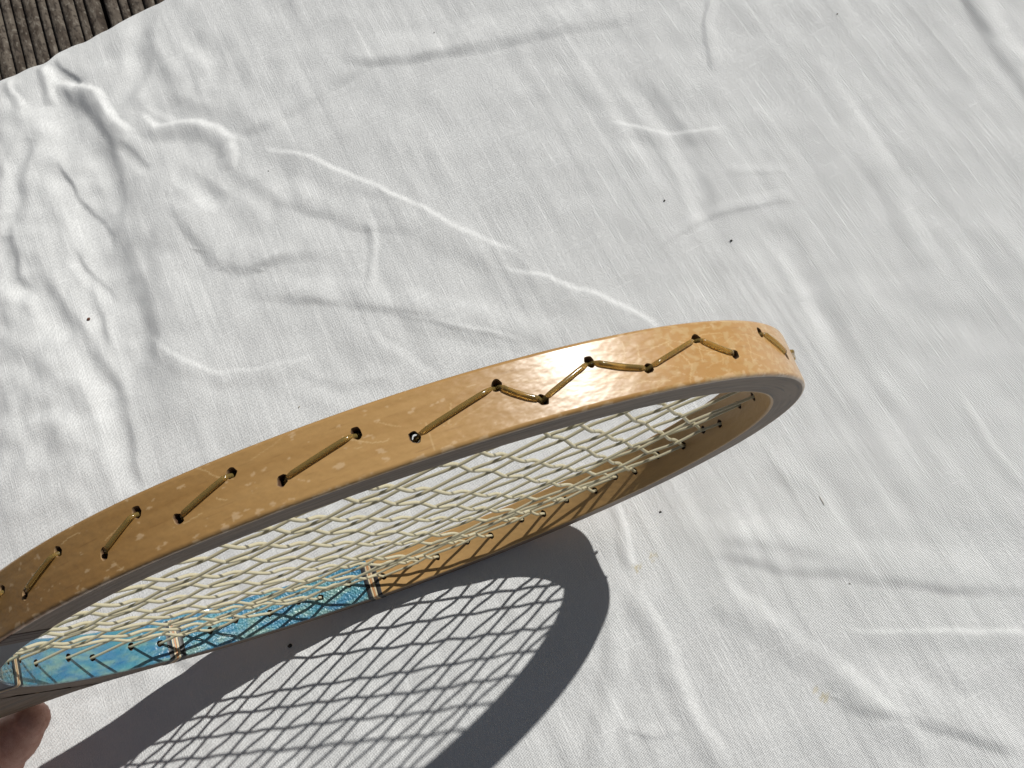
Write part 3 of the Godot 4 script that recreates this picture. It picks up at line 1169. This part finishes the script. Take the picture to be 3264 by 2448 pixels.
func strings() -> void:
	var mains := []
	# tip hole and throat hole of each main, counted from the middle
	for e in [[9, 20], [7, 22], [6, 24], [5, 25], [4, 26], [3, 27]]:
		mains.append([UP[e[0]], UP[e[1]]])
	for e in [[2, 28], [1, 27], [0, 26]]:
		mains.append([UP[e[0]], LOW[e[1]]])
	for e in [[0, 25], [1, 24], [2, 23], [3, 21], [5, 20], [6, 18], [8, 17]]:
		mains.append([LOW[e[0]], LOW[e[1]]])
	var crosses := []
	for i in 20:
		crosses.append([UP[5 + i], LOW[4 + i]])
	for kind in 2:
		var mine: Array = mains if kind == 0 else crosses
		var others: Array = crosses if kind == 0 else mains
		for i in mine.size():
			var h0: Dictionary = mine[i][0]
			var h1: Dictionary = mine[i][1]
			var a := inner_point(h0)
			var b := inner_point(h1)
			var hit := []
			for j in others.size():
				var c := inner_point(others[j][0])
				var d := inner_point(others[j][1])
				var t := cross2(Vector2(a.x, a.y), Vector2(b.x, b.y), Vector2(c.x, c.y), Vector2(d.x, d.y))
				var t2 := cross2(Vector2(c.x, c.y), Vector2(d.x, d.y), Vector2(a.x, a.y), Vector2(b.x, b.y))
				if t > 0.012 and t < 0.988 and t2 > 0.012 and t2 < 0.988:
					var sgn := 1.0 if (i + j) % 2 else -1.0
					hit.append([t, sgn * (0.00032 if kind == 0 else -0.00060)])
			hit.sort_custom(func(p, q): return p[0] < q[0])
			var path := PackedVector3Array()
			path.append(fp(h0.k, 0.006, lerpf(h0.i, h0.n, 0.5)))
			path.append(a)
			for e in hit:
				var q := a.lerp(b, e[0])
				q.z += e[1]
				path.append(q)
			path.append(b)
			path.append(fp(h1.k, 0.006, lerpf(h1.i, h1.n, 0.5)))
			var buf := Buf.new()
			tube(buf, smooth_path(path, 7), 0.00054 if kind == 0 else 0.00063, 8)
			part("main_string" if kind == 0 else "cross_string", buf, M.nylon, racket)
	# the loops that run over the outside from hole to hole
	var loops := [[UP[2], UP[1]], [UP[4], UP[3]], [UP[4], UP[5]], [UP[6], UP[5]], [UP[6], UP[7]], [UP[8], UP[7]], [UP[8], UP[9]], [UP[10], UP[11]], [UP[12], UP[13]], [UP[14], UP[15]], [UP[16], UP[17]], [UP[18], UP[19]], [UP[20], UP[21]], [UP[22], UP[23]], [LOW[0], LOW[1]], [LOW[4], LOW[5]], [LOW[6], LOW[7]], [LOW[8], LOW[9]], [LOW[10], LOW[11]], [LOW[12], LOW[13]], [LOW[14], LOW[15]], [LOW[16], LOW[17]], [LOW[18], LOW[19]], [LOW[20], LOW[21]], [UP[0], LOW[0]]]
	for i in loops.size():
		var p: Dictionary = loops[i][0]
		var q: Dictionary = loops[i][1]
		var ka: float = p.k
		var kb: float = q.k
		var path := PackedVector3Array()
		var sag := 0.0006 if i in [1, 3, 5] else 0.0
		for j in 15:
			var t := j / 14.0
			var over := T + 0.00045 + 0.00025 * sin(PI * t)
			var e := minf(t, 1.0 - t) * 14.0
			if e < 2.0:
				over -= 0.0016 * (2.0 - e) * (2.0 - e) * 0.5
			path.append(fp(lerpf(ka, kb, t), over, lerpf(p.n, q.n, t) + sag * sin(PI * t)))
		var buf := Buf.new()
		tube(buf, path, 0.00064, 10)
		part("string_loop", buf, M.amber, racket)
	# a cut end that sticks out at the tip
	var stub := Buf.new()
	var kt := k_of(-3.0)
	tube(stub, PackedVector3Array([fp(kt, T - 0.002, -0.0045), fp(kt, T + 0.0010, -0.0044), fp(kt + 0.4, T + 0.0026, -0.0040)]), 0.0010, 8)
	part("string_end", stub, M.amber, racket)


# ---------------------------------------------------------------- hand
func hand() -> void:
	# joints in racket coordinates: along, across, out; each bone is a tapered capsule
	var bones := [
		# thumb, along the lower side of the shaft; its tip shows in the picture
		[Vector3(-0.1900, -0.0300, 0.0120), 0.0074, Vector3(-0.2025, -0.0328, 0.0165), 0.0088],
		[Vector3(-0.2025, -0.0328, 0.0165), 0.0088, Vector3(-0.2190, -0.0375, 0.0240), 0.0094],
		[Vector3(-0.2190, -0.0375, 0.0240), 0.0094, Vector3(-0.2480, -0.0400, 0.0390), 0.0108],
		[Vector3(-0.2480, -0.0400, 0.0390), 0.0108, Vector3(-0.2850, -0.0350, 0.0560), 0.0150],
		# palm
		[Vector3(-0.2850, -0.0300, 0.0560), 0.0150, Vector3(-0.3150, -0.0050, 0.0750), 0.0210],
		[Vector3(-0.2550, 0.0100, 0.0330), 0.0120, Vector3(-0.3150, -0.0020, 0.0720), 0.0190],
		[Vector3(-0.2740, 0.0110, 0.0330), 0.0120, Vector3(-0.3200, 0.0020, 0.0720), 0.0190],
		[Vector3(-0.2930, 0.0100, 0.0340), 0.0120, Vector3(-0.3250, 0.0040, 0.0740), 0.0190],
		[Vector3(-0.3110, 0.0080, 0.0360), 0.0120, Vector3(-0.3300, 0.0060, 0.0760), 0.0180],
		# wrist and forearm
		[Vector3(-0.3200, 0.0000, 0.0780), 0.0220, Vector3(-0.3420, -0.0080, 0.1250), 0.0240],
		[Vector3(-0.3420, -0.0080, 0.1250), 0.0240, Vector3(-0.3900, -0.0200, 0.2600), 0.0330],
		# four fingers over the upper side of the shaft, curled down behind it
		[Vector3(-0.2550, 0.0100, 0.0330), 0.0100, Vector3(-0.2500, 0.0310, 0.0130), 0.0088],
		[Vector3(-0.2500, 0.0310, 0.0130), 0.0088, Vector3(-0.2480, 0.0280, -0.0120), 0.0082],
		[Vector3(-0.2480, 0.0280, -0.0120), 0.0082, Vector3(-0.2470, 0.0090, -0.0180), 0.0070],
		[Vector3(-0.2740, 0.0110, 0.0330), 0.0102, Vector3(-0.2700, 0.0320, 0.0140), 0.0090],
		[Vector3(-0.2700, 0.0320, 0.0140), 0.0090, Vector3(-0.2690, 0.0290, -0.0130), 0.0084],
		[Vector3(-0.2690, 0.0290, -0.0130), 0.0084, Vector3(-0.2690, 0.0050, -0.0190), 0.0071],
		[Vector3(-0.2930, 0.0100, 0.0340), 0.0098, Vector3(-0.2900, 0.0310, 0.0140), 0.0087],
		[Vector3(-0.2900, 0.0310, 0.0140), 0.0087, Vector3(-0.2900, 0.0280, -0.0120), 0.0080],
		[Vector3(-0.2900, 0.0280, -0.0120), 0.0080, Vector3(-0.2900, 0.0070, -0.0180), 0.0068],
		[Vector3(-0.3110, 0.0080, 0.0360), 0.0088, Vector3(-0.3090, 0.0270, 0.0160), 0.0078],
		[Vector3(-0.3090, 0.0270, 0.0160), 0.0078, Vector3(-0.3090, 0.0255, -0.0080), 0.0072],
		[Vector3(-0.3090, 0.0255, -0.0080), 0.0072, Vector3(-0.3085, 0.0100, -0.0150), 0.0062],
	]
	var h := Node3D.new()
	h.name = "hand"
	h.transform = racket.transform
	add_child(h)
	h.set_meta("label", "thumb of a hand holding the racket shaft, seen at the lower left corner")
	h.set_meta("category", "hand")
	var b := Buf.new()
	nets(b, bones.slice(0, 11), 0.0026, Vector3(-0.405, -0.062, -0.03), Vector3(-0.178, 0.040, 0.30), 0.006)
	for f in 4:
		nets(b, bones.slice(11 + f * 3, 14 + f * 3), 0.0026, Vector3(-0.33, -0.012, -0.032), Vector3(-0.235, 0.046, 0.048), 0.004)
	part("skin", b, M.skin, h)
	var nail := Buf.new()
	var ids := []
	for j in 7:
		for i in 7:
			var x := (i / 6.0 - 0.5) * 2.0
			var y := (j / 6.0 - 0.5) * 2.0
			var an := x * 0.85
			var edge := sqrt(maxf(0.0, 1.0 - 0.35 * y * y * (1.0 if y > 0.0 else 0.4)))
			an *= edge
			var c := Vector3(-0.1990, -0.0320, 0.0154) + Vector3(0.80, 0.17, -0.30).normalized() * y * 0.0042
			var out := Vector3(0.10, -0.80, -0.58).normalized()
			var sidew := Vector3(0.80, 0.17, -0.30).normalized().cross(out).normalized()
			var nn := out * cos(an) + sidew * sin(an)
			ids.append(nail.add(c + nn * 0.0083, nn, Vector2(x, y)))
	for j in 6:
		for i in 6:
			nail.quad(ids[j * 7 + i], ids[j * 7 + i + 1], ids[j * 7 + i + 8], ids[j * 7 + i + 7])
	part("thumbnail", nail, mat(lin(0.55, 0.33, 0.26), 0.3), h)


func nets(b: Buf, bones: Array, cell: float, lo: Vector3, hi: Vector3, blend: float) -> void:
	var nx := int((hi.x - lo.x) / cell) + 1
	var ny := int((hi.y - lo.y) / cell) + 1
	var nz := int((hi.z - lo.z) / cell) + 1
	var f := PackedFloat32Array()
	f.resize(nx * ny * nz)
	f.fill(1.0)
	for e in bones:
		var a: Vector3 = e[0]
		var ra: float = e[1]
		var c: Vector3 = e[2]
		var rc: float = e[3]
		var g := maxf(ra, rc) + blend + 2.0 * cell
		var bl := (Vector3(minf(a.x, c.x), minf(a.y, c.y), minf(a.z, c.z)) - Vector3.ONE * g - lo) / cell
		var bh := (Vector3(maxf(a.x, c.x), maxf(a.y, c.y), maxf(a.z, c.z)) + Vector3.ONE * g - lo) / cell
		var d := c - a
		var dd := d.length_squared()
		for z in range(maxi(0, int(bl.z)), mini(nz, int(bh.z) + 1)):
			for y in range(maxi(0, int(bl.y)), mini(ny, int(bh.y) + 1)):
				for x in range(maxi(0, int(bl.x)), mini(nx, int(bh.x) + 1)):
					var p := lo + Vector3(x, y, z) * cell
					var t := clampf((p - a).dot(d) / dd, 0.0, 1.0)
					var s := p.distance_to(a + d * t) - lerpf(ra, rc, t)
					var id := (z * ny + y) * nx + x
					var o := f[id]
					var k := clampf(0.5 + 0.5 * (o - s) / blend, 0.0, 1.0)
					f[id] = lerpf(o, s, k) - blend * k * (1.0 - k)
	var made := {}
	var corner := [0, 1, nx, nx + 1, nx * ny, nx * ny + 1, nx * ny + nx, nx * ny + nx + 1]
	var place := [Vector3(0, 0, 0), Vector3(1, 0, 0), Vector3(0, 1, 0), Vector3(1, 1, 0), Vector3(0, 0, 1), Vector3(1, 0, 1), Vector3(0, 1, 1), Vector3(1, 1, 1)]
	var edges := [[0, 1], [2, 3], [4, 5], [6, 7], [0, 2], [1, 3], [4, 6], [5, 7], [0, 4], [1, 5], [2, 6], [3, 7]]
	for z in nz - 1:
		for y in ny - 1:
			for x in nx - 1:
				var id := (z * ny + y) * nx + x
				if f[id] > 0.9:
					continue
				var inside := 0
				for c in 8:
					if f[id + corner[c]] < 0.0:
						inside += 1
				if inside == 0 or inside == 8:
					continue
				var sum := Vector3()
				var cnt := 0
				for e in edges:
					var v0 := f[id + corner[e[0]]]
					var v1 := f[id + corner[e[1]]]
					if (v0 < 0.0) != (v1 < 0.0):
						sum += place[e[0]].lerp(place[e[1]], v0 / (v0 - v1))
						cnt += 1
				var g := Vector3(f[id + 1] - f[id] + f[id + nx + 1] - f[id + nx] + f[id + nx * ny + 1] - f[id + nx * ny] + f[id + nx * ny + nx + 1] - f[id + nx * ny + nx],
					f[id + nx] - f[id] + f[id + nx + 1] - f[id + 1] + f[id + nx * ny + nx] - f[id + nx * ny] + f[id + nx * ny + nx + 1] - f[id + nx * ny + 1],
					f[id + nx * ny] - f[id] + f[id + nx * ny + 1] - f[id + 1] + f[id + nx * ny + nx] - f[id + nx] + f[id + nx * ny + nx + 1] - f[id + nx + 1])
				made[id] = b.add(lo + (Vector3(x, y, z) + sum / cnt) * cell, g.normalized())
	for id in made:
		var x: int = id % nx
		var y: int = (id / nx) % ny
		var z: int = id / (nx * ny)
		if y > 0 and z > 0 and (f[id] < 0.0) != (f[id + 1] < 0.0):
			b.quad(made[id], made[id - nx], made[id - nx - nx * ny], made[id - nx * ny])
		if x > 0 and z > 0 and (f[id] < 0.0) != (f[id + nx] < 0.0):
			b.quad(made[id], made[id - 1], made[id - 1 - nx * ny], made[id - nx * ny])
		if x > 0 and y > 0 and (f[id] < 0.0) != (f[id + nx * ny] < 0.0):
			b.quad(made[id], made[id - 1], made[id - 1 - nx], made[id - nx])


# ---------------------------------------------------------------- small things on the cloth
func crumb(called: String, x: float, z: float, size: Vector3, turn: float, c: Color, label: String, category: String, s: int) -> void:
	var b := Buf.new()
	var f := noise(s, 1.3, 2)
	var ids := []
	for j in 9:
		for i in 12:
			var la := PI * (j / 8.0 - 0.5)
			var lo := TAU * i / 12.0
			var d := Vector3(cos(la) * cos(lo), sin(la), cos(la) * sin(lo))
			var k := 1.0 + 0.45 * f.get_noise_3dv(d * 1.5)
			ids.append(b.add(d * size * 0.5 * k, d))
	for j in 8:
		for i in 12:
			b.quad(ids[j * 12 + i], ids[j * 12 + (i + 1) % 12], ids[(j + 1) * 12 + (i + 1) % 12], ids[(j + 1) * 12 + i])
	var o := part(called, b, mat(c, 0.7), self)
	o.position = Vector3(x * 0.001, cloth_height(x * 0.001, z * 0.001) + size.y * 0.35, z * 0.001)
	o.rotation.y = turn
	o.set_meta("label", label)
	o.set_meta("category", category)
	o.set_meta("group", "specks of dirt on the cloth")


func crumbs() -> void:
	crumb("seed", -234.0, -48.7, Vector3(0.0024, 0.0011, 0.0017), 0.7, lin(0.10, 0.035, 0.018), "reddish brown seed lying on the left fold of the cloth", "seed", 1)
	crumb("crumb", 78.1, -93.0, Vector3(0.0013, 0.0006, 0.0009), 1.0, lin(0.05, 0.045, 0.04), "dark crumb on the cloth above the racket tip, the farther of two", "crumb", 2)
	crumb("crumb", 109.3, -68.4, Vector3(0.0013, 0.0007, 0.0010), 0.2, lin(0.04, 0.038, 0.035), "dark crumb on the cloth above the racket tip, the nearer of two", "crumb", 3)
	crumb("crumb", -104.1, 122.0, Vector3(0.0021, 0.0011, 0.0017), 0.4, lin(0.02, 0.019, 0.018), "black crumb in the shadow below the blue panel", "crumb", 4)
	crumb("crumb", 68.2, 64.1, Vector3(0.0011, 0.0006, 0.0009), 0.4, lin(0.06, 0.055, 0.05), "tiny dark crumb just below the racket rim, right of the shadow", "crumb", 5)
	crumb("crumb", -137.3, -131.1, Vector3(0.0007, 0.0004, 0.0006), 0.4, lin(0.08, 0.07, 0.06), "tiny crumb at the start of the long bright crease", "crumb", 6)
	crumb("crumb", -44.8, -211.4, Vector3(0.0008, 0.0004, 0.0006), 0.9, lin(0.10, 0.09, 0.08), "faint crumb near the far end of the dark crease at the top", "crumb", 7)
	crumb("crumb", 172.5, -193.9, Vector3(0.0010, 0.0005, 0.0006), 0.9, lin(0.09, 0.08, 0.07), "dark crumb near the top right corner of the cloth", "crumb", 8)
	crumb("lint", 138.7, 61.0, Vector3(0.0005, 0.0003, 0.0046), 0.35, lin(0.42, 0.40, 0.37), "short grey bit of lint right of the racket tip", "lint", 9)
	crumb("lint", -108.8, 6.8, Vector3(0.0005, 0.0004, 0.0014), -0.5, lin(0.20, 0.16, 0.10), "tiny brown bit of lint just above the upper rim", "lint", 10)
	crumb("lint", 146.5, 97.0, Vector3(0.0008, 0.0004, 0.0005), -0.5, lin(0.15, 0.14, 0.13), "tiny grey fleck on the dark crease at the lower right", "lint", 11)
